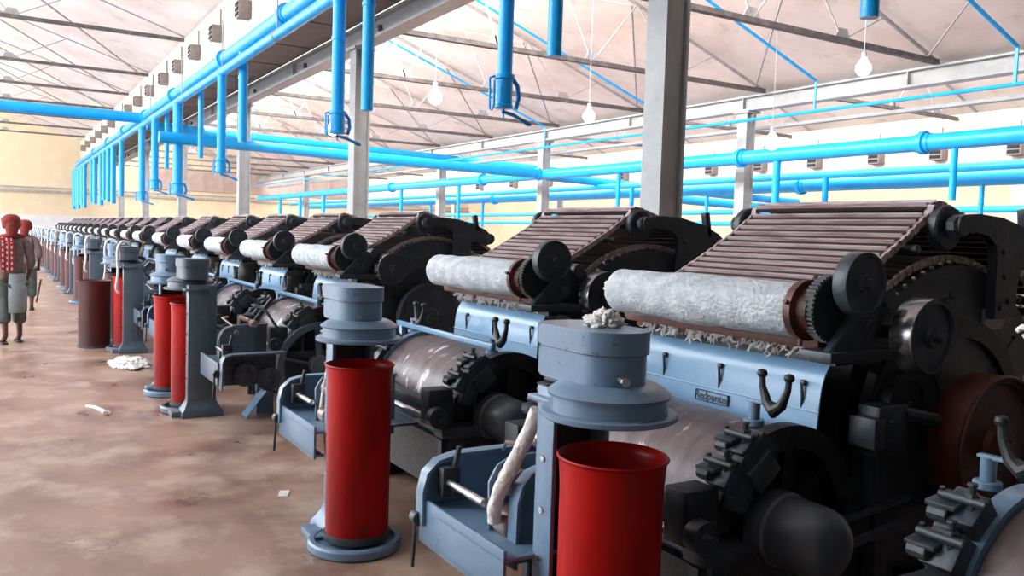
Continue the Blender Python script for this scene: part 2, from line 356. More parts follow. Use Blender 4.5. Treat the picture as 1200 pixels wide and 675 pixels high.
# wind braces crossing between trusses (long thin diagonals under the slopes)
def brace(p, q, r, m, name, label, cat, grp):
    p, q = Vector(p), Vector(q); b = MB(); b.tube([(0, 0, 0), q-p], r, 6); o = b.build(name, m); o.location = p; tag(o, label, cat, grp); return o
n = 0
for k in range(11):
    x = -5.6-4.25*k
    for (ya, yb, flip) in ((7.6, 11.2, 0), (11.2, 14.9, 1)):
        za = 8.1-2.9*(ya-6.9)/8.7-.16; zb = 8.1-2.9*(yb-6.9)/8.7-.16
        a, c = (x, x-4.25) if flip else (x-4.25, x)
        brace((a, ya, za), (c, yb, zb), .022, 'truss', 'wind_brace', 'Thin roof brace slanting %s beyond the %s machine-bay truss' % ('towards the gutter' if flip else 'down from the ridge', ORD[k]), 'brace', 'roof wind braces'); n += 1
for k, (x0_, x1_) in enumerate([(-24.7, -31.2), (-31.2, -36.3), (-36.3, -41.3), (-41.3, -46.3)]):
    for (ya, yb, f) in ((-5, -.5, 0), (-.5, 4.0, 1)):
        z = lambda y: 10.7-3.98*(y+8)/12.5-.16
        a, c = (x0_, x1_) if f else (x1_, x0_)
        brace((a, ya, z(ya)), (c, yb, z(yb)), .025, 'truss', 'wind_brace', 'Thin roof brace slanting %s after the %s aisle-bay truss' % ('to the duct' if f else 'from the ridge', ORD[k]), 'brace', 'roof wind braces over the aisle')

# ---------------------------------------------------------------- blue pipes
def pipe_run(a, bpt, r, label, name='blue_pipe', flanges=(), cat='pipe', grp='blue overhead pipes', hang=()):
    a, bpt = Vector(a), Vector(bpt); t = empty(name, a); tag(t, label, cat, grp)
    d = bpt-a; b = MB(); b.tube([(0, 0, 0), d], r, 20); b.build('pipe_barrel', 'pipe', t)
    for f in flanges:
        p = d*f; n_ = d.normalized(); b = MB(); b.tube([p-n_*.05, p+n_*.05], r*1.38, 20); b.tube([p-n_*.14, p+n_*.14], r*1.1, 20); b.build('flange', 'pipe', t)
    for f in hang:
        p = d*f; b = MB(); b.tube([p+Vector((0, 0, -r)), p+Vector((0, 0, 1.0))], .012, 6); b.tube([p+Vector((0, r*1.05*math.cos(q*PI/8), r*1.05*math.sin(q*PI/8))) for q in range(17)], .012, 5, False); b.build('hanger', 'colm', t)
    return t
LW = X1-X0-3
fr = lambda x: (x-(X0+2))/(1.5-(X0+2))
FX = [-9.7, -13.9, -18.3, -24.2, -29.3, -34.5, -40, -46]
pipe_run((X0+2, 3.98, 5.12), (1.5, 3.98, 5.12), .135, 'Thick blue pipe running the hall length under the duct, upper of the pair', flanges=[fr(x) for x in FX])
pipe_run((X0+2, 3.78, 4.73), (1.5, 3.78, 4.73), .085, 'thinner blue pipe running the length of the row, lower of the pair', hang=[fr(x) for x in (-8.8, -13.7, -17.6, -22, -27, -33)])
pipe_run((-30, -9.0, 5.10), (-30, 3.9, 5.10), .17, 'Blue pipe coming in level from the left edge to the paired pipes')
pipe_run((-30, 4.1, 4.88), (-30, 21.8, 4.44), .15, 'Blue pipe crossing behind the drop pipes, upper of the two crossing')
pipe_run((-22.2, 3.3, 3.80), (-22.2, 14.4, 3.60), .14, 'blue pipe crossing to the right-hand pipe run, lower of the two crossing', flanges=(.985,))
pipe_run((X0+4, 14.4, 3.60), (1.5, 14.4, 3.60), .155, 'thick blue pipe along the right-hand bay, topmost of its bundle', flanges=[(-x-0.0 and (x-(X0+4))/(1.5-(X0+4))) for x in (-9.5, -13.95, -26, -34)])
pipe_run((X0+4, 16.5, 3.33), (1.5, 16.5, 3.33), .09, 'slim blue pipe just below the thick right-hand pipe')
pipe_run((X0+4, 17.2, 3.17), (1.5, 17.2, 3.17), .17, 'thick blue pipe along the right-hand bay, second of its bundle', flanges=[(x-(X0+4))/(1.5-(X0+4)) for x in (-14.6, -20.5, -30)])
pipe_run((-22.2, 14.6, 3.55), (-22.2, 26, 3.3), .13, 'blue pipe continuing the crossing pipe into the far right bay')
pipe_run((-19.5, 17.2, 2.95), (-19.5, 29, 2.7), .13, 'blue branch pipe slanting down into the far right bay')
pipe_run((X0+4, 21.2, 2.72), (1.5, 21.2, 2.72), .085, 'low slim blue pipe seen just above the machines at the far right')
pipe_run((X0+4, 24.0, 2.42), (1.5, 24.0, 2.42), .09, 'lowest blue pipe at the far right, behind the machine tops')
# thin blue conduits on the roof slope and along the middle beam
def conduit(pts, r, label):
    o0 = Vector(pts[0]); b = MB(); b.tube([Vector(p)-o0 for p in pts], r, 8); o = b.build('blue_conduit', 'pipe'); o.location = o0; tag(o, label, 'conduit', 'thin blue conduits')
conduit([(X0+3, 14.3, 4.42), (1, 14.3, 4.42)], .035, 'thin blue conduit running level below the middle gutter beam')
conduit([(-11.9, 8.0, 7.30), (-11.9, 14.3, 5.04), (-11.9, 14.3, 4.42)], .03, 'thin blue conduit sloping down the ceiling right of the nearest column')
conduit([(-7.88, 8.0, 7.30), (-7.88, 14.3, 5.04), (-7.88, 14.3, 4.42)], .035, 'thin blue conduit sloping down the ceiling at the top right corner')
conduit([(-17.0, 8.0, 7.30), (-17.0, 14.3, 5.04), (-17.0, 14.3, 4.42)], .03, 'thin blue conduit sloping down the ceiling left of the nearest column')
conduit([(-22.0, 8.0, 7.30), (-22.0, 14.3, 5.04), (-22.0, 14.3, 4.42)], .03, 'thin blue conduit sloping down the ceiling over the pipe crossing')

# drop pipes with valves
def valve_parts(t, r0):
    r = r0
    b = MB(); b.lathe([(-.005, 0), (-.005, r*1.05), (.0, r*1.28), (.02, r*1.28), (.03, r*1.12), (.24, r*1.12), (.25, r*1.35), (.285, r*1.35), (.29, r)], (0, 0, 0), 'z', 20); b.build('valve_body', 'pipe', t)
    r = r0*.5+.035
    b = MB(); b.tube([(-.03, -r0*1.3, .27), (-.02, -r*2.0, .25), (0, -r*2.05, -.02), (.02, -r*1.95, -.03), (.05, -r*1.9, 0), (.05, -r*1.9, .22)], r*.16, 8); b.build('lock_bar', 'pipe', t)
    b = MB(); b.tube([(0, r0*1.2, .27), (0, r*2.0, .2), (0, r*2.2, .1), (0, r*1.8, 0)], r*.3, 8)
    b.tube([(0, -.02, -.03), (0, r*1.5, -.05), (0, r*2.6, -.08), (0, r*3.7, -.11), (0, r*4.2, -.12)], [r*.2, r*.26, r*.22, r*.36, r*.2], 10); b.build('lever_handle', 'pipe', t)
    b = MB(); b.tube([(0, 0, -.09), (0, 0, .0)], r*.14, 8); b.build('spindle', 'pipe', t)
def drop(x, y, zb, zt, r, valve, label, grp='blue drop pipes'):
    t = empty('drop_pipe', (x, y, zb)); tag(t, label, 'pipe', grp)
    b = MB(); b.lathe([(0.0, 0), (0, r*.9), (0, r), (zt-zb-.1, r), (zt-zb, r*1.15), (zt-zb, 0)] , (0, 0, 0), 'z', 20)
    b.build('pipe_barrel', 'pipe', t)
    b = MB(); b.cyl(zt-zb-.55, zt-zb-.5, r*1.12, (0, 0, 0), 'z', 20); b.build('collar', 'pipe', t)
    if valve: valve_parts(t, r)
    return t
ZL, ZU = 4.68, 5.05
DR = [(590, 3.78, -6.49, 2.78, .066, 1), (395, 3.78, -10.79, 2.93, .085, 1), (259, 3.78, -17.6, 2.74, .085, 1), (208, 3.78, -22.45, 2.45, .12, 1), (181, 3.78, -26.1, 2.68, .1, 1), (166, 3.78, -28.7, 2.42, .1, 1),
      (142, 3.78, -33.9, 2.66, .09, 0)]
for i, (u, y, x, z, r, v) in enumerate(DR):
    drop(x, y, z, ZL, r, v, '%s blue drop pipe with a lever valve, hanging from the lower of the paired pipes' % ORD[i].capitalize())
DP = [(-6.05, 4.0, 3.18, .062), (-10.32, 4.0, 3.2, .078), (-16.8, 4.0, 3.3, .085), (-20.8, 4.0, 3.25, .06), (-25.5, 4.0, 3.25, .06)]
for i, (x, y, z, r) in enumerate(DP):
    drop(x, y, z, ZU, r, 0, '%s plain open-ended blue drop pipe behind the valved ones' % ORD[i].capitalize(), 'plain blue drop pipes')
far = [-36.5, -38.2, -39.8, -41.2, -44.0, -45.5, -49.5, -51, -52.3, -53.5, -54.7, -56, -57.2]
for i, x in enumerate(far):
    drop(x, 3.78, 2.45+.1*(i % 3), ZL, .1, 0, '%s in the dense cluster of blue drop pipes at the far end' % ORD[i].capitalize(), 'distant blue drop pipes')
drop(-3.75, 5.0, 3.2, 5.0, .06, 0, 'Blue drop pipe end just showing at the top edge near the right corner', 'plain blue drop pipes')
for i, (x, y, z, zt, r) in enumerate([(-8.9, 14.4, 2.55, 3.6, .06), (-10.0, 17.2, 2.0, 3.17, .05), (-12.9, 14.4, 2.2, 3.6, .08), (-13.3, 16.5, 2.1, 3.33, .07), (-16.0, 14.4, 2.35, 3.6, .07), (-17.9, 17.2, 1.9, 3.17, .05), (-18.4, 14.4, 2.3, 3.6, .06), (-20.4, 16.5, 2.1, 3.33, .07), (-27.8, 14.4, 2.1, 3.6, .07), (-33, 14.4, 2.0, 3.6, .08), (-31.0, 17.2, 2.0, 3.17, .06), (-38, 14.4, 2.0, 3.6, .09), (-36, 17.2, 2.0, 3.17, .07), (-43, 14.4, 2.0, 3.6, .09), (-47, 14.4, 2.0, 3.6, .09), (-51, 14.4, 2.0, 3.6, .09)]):
    drop(x, y, z, zt, r, 0, '%s blue drop pipe below the right-hand pipe bundle, counted from the right' % ('First' if i == 0 else ORD[i].capitalize()), 'drop pipes of the right-hand bay')

# hanging lamps
def lamp(x, y, z, zt, r, label):
    t = empty('hanging_lamp', (x, y, z)); tag(t, label, 'lamp', 'bare lamps hanging from the roof')
    b = MB(); b.lathe([(-r*1.3, 0), (-r*1.1, r*.6), (-r*.5, r), (0, r), (r*.6, r*.62), (r*1.1, r*.32), (r*1.3, r*.3)], (0, 0, 0), 'z', 16); b.build('bulb', 'bulb', t)
    b = MB(); b.cyl(r*1.2, r*1.9, r*.34, (0, 0, 0), 'z', 12); b.build('lamp_holder', 'colm', t)
    b = MB(); b.tube([(0, 0, r*1.9), (0, 0, zt-z)], .008, 6); b.build('cord', 'colm', t)
for i, (x, y, z, r, lb) in enumerate([(-8.3, 11, 4.35, .11, 'Lit bulb hanging high at the right, alone against the brown ceiling'), (-11.8, 13, 3.7, .14, 'Lit lamp glowing beside the right-hand column'), (-13.8, 10, 4.11, .12, 'Lit lamp glowing just left of the nearest column'), (-16.66, 8, 4.62, .15, 'Lit lamp glowing beside the thick valve drop pipe'), (-23.2, 8, 4.54, .17, 'Lit lamp glowing behind the valve of the second drop pipe')]):
    lamp(x, y, z, 8.1-2.9*(y-6.9)/8.7-.02, r, lb)

# ---------------------------------------------------------------- carding machine
OY = 3.0
def spoked(mb, y, z, r, x0, x1, nsp, rim=.05):
    mb.lathe([(x0, r-rim), (x0, r), (x1, r), (x1, r-rim), (x0, r-rim)], (0, y, z), 'x', 48)
    xm = (x0+x1)/2
    mb.cyl(x0-.03, x1+.03, r*.24, (0, y, z), 'x', 24)
    for k in range(nsp):
        a = 2*PI*k/nsp+.4
        mb.bar((xm, y+r*.2*math.cos(a), z+r*.2*math.sin(a)), (xm, y+(r-rim*.7)*math.cos(a), z+(r-rim*.7)*math.sin(a)), .05, .02)
def dished(mb, y, z, r, x0, x1, s, hub=.03):      # pulley with rim lip, face dish and hub, face towards s
    out = x1 if s > 0 else x0; inn = x0 if s > 0 else x1; d = (x1-x0)*.5*s
    mb.lathe([(inn, 0), (inn, r*.97), (inn+d*.2, r), (out-d*.2, r), (out, r*.985), (out, r*.9), (out-d*.25, r*.86), (out-d*.25, r*.3), (out+d*.1, r*.26), (out+d*.1, hub), (out+d*.9, hub*.85), (out+d*.9, 0)], (0, y, z), 'x', 40)
def gear(mb, y, z, r, x0, x1, n):
    mb.cyl(x0, x1, r*.95, (0, y, z), 'x', 48, .003)
    for k in range(n):
        a = 2*PI*k/n; c = Vector(((x0+x1)/2, y+r*.96*math.cos(a), z+r*.96*math.sin(a)))
        mb.bar(c+Vector(((x0-x1)*.42, 0, 0)), c+Vector(((x1-x0)*.42, 0, 0)), 2*PI*r/n*.5, 2*PI*r/n*.5)
CYL = (3.6, .86)
def loop_path():
    P = []
    P += [(2.90, 1.49), (3.02, 1.553), (3.15, 1.625), (3.29, 1.71), (3.42, 1.80)]
    P += arc(3.5, 1.755, .105, 125, 70, 4)
    P += [(3.75, 1.79), (4.0, 1.68), (4.18, 1.56)]
    P += arc(4.20, 1.42, .10, 60, -60, 4)
    P += arc(CYL[0], CYL[1], .765, 38, 133, 22)
    P += arc(2.99, 1.42, .085, 250, 140, 4)
    P.append(P[0]); return P
def resample(P, step):
    out = []; acc = 0
    for a, b in zip(P, P[1:]):
        a, b = Vector(a), Vector(b); L = (b-a).length; t = acc
        while t < L:
            out.append((a + (b-a)*t/L, (b-a).normalized())); t += step
        acc = t-L
    return out
def slat_box(mb, x0, x1, p, d, w, t, off):
    n = Vector((-d.y, d.x))   # outward for our direction handled by caller
    c = p + n*off
    q = [c - d*w/2 - n*t/2, c + d*w/2 - n*t/2, c + d*w/2 + n*t/2, c - d*w/2 + n*t/2]
    mb.prism([(v.x, v.y) for v in q], x0, x1, 'x')
def fuzz(mb, x0, x1, y, z, n, L, r, seed):
    rnd = random.Random(seed)
    for _ in range(n):
        x = rnd.uniform(x0, x1); p = [Vector((x, y+rnd.uniform(-.012, .012), z+rnd.uniform(-.008, .008)))]
        for k in range(3): p.append(p[-1] + Vector((rnd.uniform(-1, 1)*L*.5, rnd.uniform(-1, .2)*L*.25, rnd.uniform(-1.2, .3)*L*.45)))
        rr = r*rnd.uniform(.5, 1.3); mb.tube(p, [rr*.6, rr, rr*.8, rr*.3], 5)
def clamp_cluster(t, x0, s):
    for (a, k) in ((128, 0), (146, 1)):
        ca, sa = math.cos(math.radians(a)), math.sin(math.radians(a)); cy, cz = 2.55+.40*ca, .61+.40*sa
        th = math.radians(a)-PI/2
        b = MB(OY); b.box(x0-.03*0-.05, x0+.05, cy-.055, cy+.055, cz-.035, cz+.035, .006, th)
        b.box(x0-.09, x0+.0, cy-.065, cy+.05, cz+.03*sa, cz+.03*sa+.016, .004, .15)
        b.build('setting_bracket', 'bracket', t)
        b = MB(OY); b.cyl(-.07, .07, .013, (x0, cy+.045*ca, cz+.05), 'x', 12); b.tube([(x0+.02, cy-.02, cz-.02), (x0+.02, cy-.02, cz+.09)], .011, 8); b.cyl(cz+.05, cz+.072, .021, (x0+.02, cy-.02, 0), 'z', 6); b.cyl(cz+.09, cz+.10, .016, (x0+.02, cy-.02, 0), 'z', 6)
        b.tube([(x0-.06, cy, cz-.03), (x0-.06, cy-.03, cz+.07)], .008, 8); b.cyl(-.03, .03, .024, (x0-.05, cy-.05, cz+.0), 'x', 10)
        b.build('setting_screw', 'casting', t)
    b = MB(OY); b.prism([(2.20, .72), (2.26, .70), (2.42, .93), (2.34, .99), (2.24, .90)], x0+.0, x0+.06*s, 'x', .005); b.box(min(x0, x0+.08*s), max(x0, x0+.08*s), 2.27, 2.40, .80, .90, .006, .7); b.build('clamp_plate', 'casting', t)
def make_card(kind, s, with_name, ext=True):
    # s = +1: drive gearing on the side nearer the aisle's camera end
    t = empty('carding_machine'); M['paint'] = M['paint_blue'] if kind == 'A' else M['paint_grey']
    # --- side frames
    for sx in (-1, 1):
        b = MB(OY)
        out = [(2.12, 0), (2.12, .50), (2.2, .58), (2.9, .58), (3.0, .72)] + arc(CYL[0], CYL[1], .60, 195, -10, 18) + [(4.35, .60), (4.75, .58), (4.75, 0), (4.5, 0), (4.42, .25), (4.0, .34), (3.2, .34), (2.8, .25), (2.7, 0)]
        b.prism(out, sx*.53, sx*.59, 'x', .006)
        b.box(min(sx*.52, sx*.64), max(sx*.52, sx*.64), 2.1, 4.78, .52, .585, .006)
        for yy in (2.2, 2.75, 4.45): b.box(min(sx*.52, sx*.62), max(sx*.52, sx*.62), yy-.05, yy+.05, 0, .52, .008)
        b.build('side_frame', 'casting', t)
    b = MB(OY)
    for yy in (2.16, 3.3, 4.6): b.box(-.53, .53, yy-.03, yy+.03, .2, .5)
    b.box(-.53, .53, 2.5, 4.6, .05, .2)
    b.build('cross_member', 'grease', t)
    # --- cylinder, bends
    b = MB(OY); b.lathe([(-.505, 0), (-.505, .57), (-.49, .64), (.49, .64), (.505, .57), (.505, 0)], (0, *CYL), 'x', 64); b.cyl(-.74, .74, .04, (0, *CYL), 'x', 20); b.build('main_cylinder', 'dark', t)
    for sx in (-1, 1):
        b = MB(OY); x0, x1 = sorted((sx*.515, sx*.575))
        ring = arc(CYL[0], CYL[1], .735, 20, 150, 36); inner = arc(CYL[0], CYL[1], .60, 150, 20, 36); b.prism(ring+inner, x0, x1, 'x', .004)
        # spokes of the bend casting
        for a in (40, 66, 92, 118, 142):
            ca, sa = math.cos(math.radians(a)), math.sin(math.radians(a))
            b.bar(((x0+x1)/2+sx*.02, CYL[0]+.2*ca, CYL[1]+.2*sa), ((x0+x1)/2+sx*.02, CYL[0]+.62*ca, CYL[1]+.62*sa), .06, .03)
        bend = b.build('flexible_bend', 'casting', t)
        b = MB(OY)
        for k in range(19):
            a = math.radians(42+4.9*k); b.lathe([(x1 if sx > 0 else x0, .009), ((x1+.012) if sx > 0 else x0-.012, .008), ((x1+.016) if sx > 0 else x0-.016, 0)], (0, CYL[0]+.752*math.cos(a), CYL[1]+.752*math.sin(a)), 'x', 8)
        o = b.build('setting_studs', 'worn', bend); 
        b = MB(OY); b.prism(arc(CYL[0], CYL[1], .50, 25, 155, 24)+arc(CYL[0], CYL[1], .42, 155, 25, 24), *sorted((sx*.58, sx*.615)), 'x', .004)
        b.build('brake_ring', 'dark', t)
    # --- flats chain
    P = loop_path(); sl = resample(P, .055)
    b = MB(OY)
    for p, d in sl:
        b.mi = 0; slat_box(b, -.45, .515, p, d, .042, .012, .0)
        b.mi = 1; slat_box(b, -.45, .515, p, d, .009, .018, .013)
    b.build('card_flats', ['flat', 'rib'], t, 0)
    for sx in (-1, 1):
        b = MB(OY)
        pts = resample(P, .024)
        for i, (p, d) in enumerate(pts):
            n = Vector((-d.y, d.x))
            q0 = p - d*.015 + n*0.0; q1 = p + d*.015
            xx = (.527 if sx > 0 else -.460) + (.006 if i % 2 else 0)*sx
            b.bar((xx, q0.x, q0.y), (xx, q1.x, q1.y), .012, .03)
        b.build('flats_chain', ['rib'], t, 0)
    for sx in (-1, 1):
        b = MB(OY); x0, x1 = sorted((sx*.535, sx*.585)); b.cyl(x0, x1, .098, (0, 3.5, 1.757), 'x', 32, .008); b.cyl(x0-.01, x1+.05, .035, (0, 3.5, 1.757), 'x', 20)
        b.build('sprocket_wheel', 'casting', t)
        b = MB(OY); x0, x1 = sorted((sx*.60, sx*.645))
        arm = [(3.44, 1.78), (3.46, 1.80), (3.50, 1.812), (3.62, 1.822), (3.80, 1.812), (3.98, 1.775), (4.12, 1.72), (4.2, 1.66), (4.2, 1.58), (4.12, 1.56), (4.02, 1.60), (3.97, 1.60), (3.955, 1.52), (3.95, 1.36), (3.78, 1.36), (3.775, 1.52), (3.785, 1.62), (3.77, 1.69), (3.70, 1.735), (3.60, 1.75), (3.52, 1.735), (3.47, 1.725), (3.445, 1.745)]
        b.prism(arm, x0, x1, 'x', .006)
        b.cyl(x0-.01, x1+.012, .045, (0, 3.5, 1.768), 'x', 20)
        for (yy, zz) in ((3.82, 1.66), (3.84, 1.55), (3.88, 1.44), (3.82, 1.41)): b.cyl(x0-.008, x1+.01, .014, (0, yy, zz), 'x', 8)
        b.box(x0, x1, 4.0, 4.04, 1.70, 1.86, .004, .2); b.cyl(x0-.02, x1+.02, .05, (0, 4.17, 1.63), 'x', 16)
        b.build('support_arm', 'casting', t)
        b = MB(OY); b.bar((sx*.60, 3.86, 1.40), (sx*.56, 3.86, 1.30), .16, .05)
        b.build('arm_footing', 'paint', t); b = MB(OY)
        b.prism([(2.90, 1.20), (2.98, 1.18), (3.12, 1.40), (3.02, 1.50), (2.93, 1.46)], *sorted((sx*.54, sx*.60)), 'x', .006); b.cyl(*sorted((sx*.54, sx*.66)), .05, (0, 2.985, 1.43), 'x', 20)
        b.build('front_bracket', 'casting', t)
    for yy, zz, hl in ((3.5, 1.757, .53), (2.985, 1.42, .53), (3.3, 1.66, .58), (4.2, 1.44, .53)): b = MB(OY); b.cyl(-hl, hl, .019, (0, yy, zz), 'x', 12); b.build('cross_shaft', 'casting', t)
    # --- stripping roller under lint
    b = MB(OY); rnd = random.Random(3+s)
    prof = [(-.60, 0), (-.60, .055), (-.585, .09)]
    for k in range(15):
        x = -.57 + .078*k; prof.append((x, .109+rnd.uniform(-.004, .007)))
    prof += [(.54, .10), (.545, 0)]
    b.lathe(prof if s > 0 else [(-x, r) for x, r in prof], (0, 2.65, 1.41), 'x', 36); rl = b.build('stripping_roller', 'roller', t, 60)
    b = MB(OY); fuzz(b, -s*.63 if s > 0 else .55, -s*.5 if s > 0 else .63, 2.6, 1.44, 24, .07, .010, 5); b.build('lint_tuft', 'lint', rl, 60)
    b = MB(OY); b.lathe([(s*.54, .07), (s*.54, .115), (s*.575, .118), (s*.58, .09), (s*.62, .085), (s*.62, 0)], (0, 2.65, 1.415), 'x', 32)
    for a in (75, 165, 255, 345): b.tube([(s*.56, 2.65+.105*math.cos(math.radians(a)), 1.415+.105*math.sin(math.radians(a))), (s*.565, 2.65+.14*math.cos(math.radians(a)), 1.415+.14*math.sin(math.radians(a)))], .009, 8)
    b.build('end_collar', 'rust', t)
    b = MB(OY); gear(b, 2.70, 1.425, .132, *sorted((s*.60, s*.65)), 44); b.build('roller_gear', 'dark', t)
    b = MB(OY); dished(b, 2.725, 1.526, .12, *sorted((s*.70, s*.76)), s, .022); b.cyl(*sorted((s*.62, s*.70)), .03, (0, 2.725, 1.526), 'x', 16); b.build('change_wheel', 'casting', t)
    b = MB(OY); b.prism([(2.62, 1.26), (2.78, 1.24), (2.95, 1.38), (2.93, 1.48), (2.84, 1.48), (2.70, 1.34)], *sorted((s*.655, s*.69)), 'x', .006)
    b.box(*sorted((s*.57, s*.72)), 2.6, 2.95, 1.23, 1.27, .006); b.cyl(*sorted((s*.60, s*.72)), .04, (0, 2.93, 1.47), 'x', 16); b.cyl(*sorted((s*.60, s*.70)), .028, (0, 2.85, 1.36), 'x', 12); b.build('gear_bracket', 'casting', t)
    # shiny pulley
    b = MB(OY); dished(b, 3.07, 1.325, .145, *sorted((s*.72, s*.82)), s, .02); b.cyl(*sorted((s*.55, s*.70)), .03, (0, 3.07, 1.325), 'x', 16); b.build('flats_drive_pulley', 'casting' if s > 0 else 'dark', t)
    b = MB(OY); b.lathe([(s*.725, .1465), (s*.73, .149), (s*.81, .149), (s*.817, .1465)], (0, 3.07, 1.325), 'x', 40); b.build('pulley_rim', 'steel', t)
    # rail below roller, lint fringe
    b = MB(OY); b.box(-.6, .58, 2.70, 2.79, 1.262, 1.30, .006); b.box(-.6, .58, 2.775, 2.81, 1.23, 1.27, .004); b.cyl(-.62, -.6, .025, (0, 2.73, 1.29), 'x', 12); b.build('front_rail', 'tray', t)
    b = MB(OY); fuzz(b, -.58, .56, 2.785, 1.255, 150, .05, .0075, 11); b.build('lint_fringe', 'lint', t, 60)
    b = MB(OY)
    for k in range(24): b.box(-.57+.048*k, -.55+.048*k, 2.80, 2.84, 1.225, 1.262, .003)
    b.box(-.58, .57, 2.82, 2.90, 1.19, 1.30); b.build('stripping_comb', 'dark', t)
    # front covers (cylinder shroud)
    path = [(2.885, 1.245), (2.85, 1.215), (2.82, 1.185), (2.795, 1.145), (2.78, 1.10), (2.772, 1.04), (2.766, .97), (2.76, .905)]
    b = MB(OY); b.strip([(2.91, 1.275)]+path[:2], -.545, .545, .006); b.build('upper_cover', 'cover', t)
    b = MB(OY); b.strip(path[1:], -.545, .545, .008); b.tube([(-.55, 2.764, 1.003), (.55, 2.764, 1.003)], .004, 8); fc = b.build('front_cover', 'cover', t)
    for xx in (-.37, .0, .46):
        b = MB(OY); b.tube([(xx, 2.79, 1.115), (xx, 2.762, 1.105), (xx+.006, 2.762, 1.05), (xx-.004, 2.768, 1.0)], [.009, .007, .006, .003], 8); b.cyl(xx-.013, xx+.013, .012, (0, 2.772, 1.11), 'x', 10); b.build('latch', 'casting', fc)
    if with_name:
        b = MB(OY); b.prism([(2.754, .940), (2.762, .940), (2.765, .987), (2.757, .987)], -.13, .07, 'x'); pl = b.build('name_plate', 'cover', fc, 0)
        cu = bpy.data.curves.new('name_lettering', 'FONT'); cu.body = 'Redpunter'; cu.size = .05; cu.extrude = .0015; cu.align_x = 'CENTER'; cu.align_y = 'CENTER'; cu.offset = .0006
        me = bpy.data.objects.new('tmp', cu); C.objects.link(me); bpy.context.view_layer.update()
        mesh = bpy.data.meshes.new_from_object(me.evaluated_get(bpy.context.evaluated_depsgraph_get())); bpy.data.objects.remove(me)
        lo = bpy.data.objects.new('name_lettering', mesh); C.objects.link(lo); mesh.materials.clear(); mesh.materials.append(M['dark']); lo.parent = fc
        lo.location = (-.03, 2.7545-OY, .9625); lo.rotation_euler = (math.radians(86), 0, 0)
        b = MB(OY); 
        for zz in (.941, .986): b.box(-.13, .07, 2.751, 2.757, zz-.002, zz+.002)
        for xx in (-.13, .07): b.box(xx-.002, xx+.002, 2.751, 2.757, .941, .986)
        b.build('plate_border', 'dark', fc, 0)
    # horned holders standing on the doffer cover ends
    for sx in (-1, 1):
        xx = .46 if sx > 0 else -.66
        b = MB(OY); b.tube([(xx, 2.50, .96), (xx, 2.50, 1.055)], .022, 12); b.cyl(.96, .985, .04, (xx, 2.50, 0), 'z', 16); b.box(xx-.03, xx+.09, 2.485, 2.515, 1.05, 1.062, .003)
        b.build('holder_post', 'paint', t)
        b = MB(OY)
        b.tube([(xx+.030, 2.50, 1.165), (xx+.034, 2.50, 1.12), (xx+.060, 2.50, 1.06), (xx+.095, 2.50, 1.035), (xx+.130, 2.50, 1.06), (xx+.156, 2.50, 1.12), (xx+.160, 2.50, 1.165)], [.012, .013, .020, .030, .020, .013, .012], 10)
        for q in (.030, .160): b.lathe([(1.15, 0), (1.157, .017), (1.168, .021), (1.18, .017), (1.187, 0)], (xx+q, 2.50, 0), 'z', 12)
        b.build('horned_holder', 'dark', t)
    # doffer and its cover
    D = (2.55, .605)
    b = MB(OY); b.lathe([(-.51, 0), (-.51, .33), (.51, .33), (.51, 0)], (0, *D), 'x', 48); b.cyl(-.7, .7, .03, (0, *D), 'x', 16); b.build('doffer_drum', 'dark', t)
    b = MB(OY); b.strip(arc(D[0], D[1], .352, 50, 172, 30), -.53, .53, .006); b.build('doffer_cover', 'doffer', t)
    b = MB(OY); b.strip([(2.193, .60), (2.17, .59), (2.165, .42), (2.19, .30)], -.53, .53, .006); b.build('under_cover', 'paint', t)
    b = MB(OY); b.tube([(-.53, 2.175, .62), (.53, 2.175, .62)], .010, 8); b.build('cover_edge_rod', 'steel', t)
    b = MB(OY); b.box(-.55, .55, 2.752, 2.768, .895, .918, .003); b.build('cover_flange', 'cover', fc)
    if ext: b = MB(OY); b.box(-.89, .50, 2.47, 2.50, .992, 1.027, .004); b.box(-.85, -.80, 2.47, 2.50, .52, 1.0, .003); b.build('guard_rail', 'cover', t)
    for sx in (-1, 1):
        b = MB(OY); x0, x1 = sorted((sx*.535, sx*.60)); b.prism(arc(D[0], D[1], .378, 10, 178, 30)+arc(D[0], D[1], .29, 178, 10, 30), x0, x1, 'x', .004)
        for a in (40, 85, 130): b.bar((sx*.56, D[0]+.05*math.cos(math.radians(a)), D[1]+.05*math.sin(math.radians(a))), (sx*.56, D[0]+.3*math.cos(math.radians(a)), D[1]+.3*math.sin(math.radians(a))), .05, .03)
        b.build('doffer_arch', 'grease' if sx == s else 'paint', t)
        clamp_cluster(t, sx*.60, sx)
    # lower front: bearing box, pulley, guard sheet
    b = MB(OY); b.box(-.62, -.50, 2.02, 2.17, .60, .80, .01); b.box(.50, .62, 2.02, 2.17, .60, .80, .01); b.box(-.5, .5, 2.05, 2.12, .66, .72, .006); b.build('take_off_bearing', 'dark', t)
    b = MB(OY); b.cyl(-.5, .5, .035, (0, 2.06, .62), 'x', 16); b.build('stripping_shaft', 'steel', t)
    b = MB(OY); dished(b, 2.05, .655, .058, *sorted((s*.63, s*.69)), s, .015); b.build('take_off_pulley', 'casting', t)
    if kind == 'A':
        b = MB(OY); b.lathe([(s*.60, .0), (s*.60, .115), (s*.64, .138), (s*.70, .138), (s*.71, .130), (s*.84, .130), (s*.88, .122), (s*.91, .10), (s*.925, .07), (s*.93, 0)], (0, 2.43, .630), 'x', 36); b.build('doffer_motor', 'motor', t)
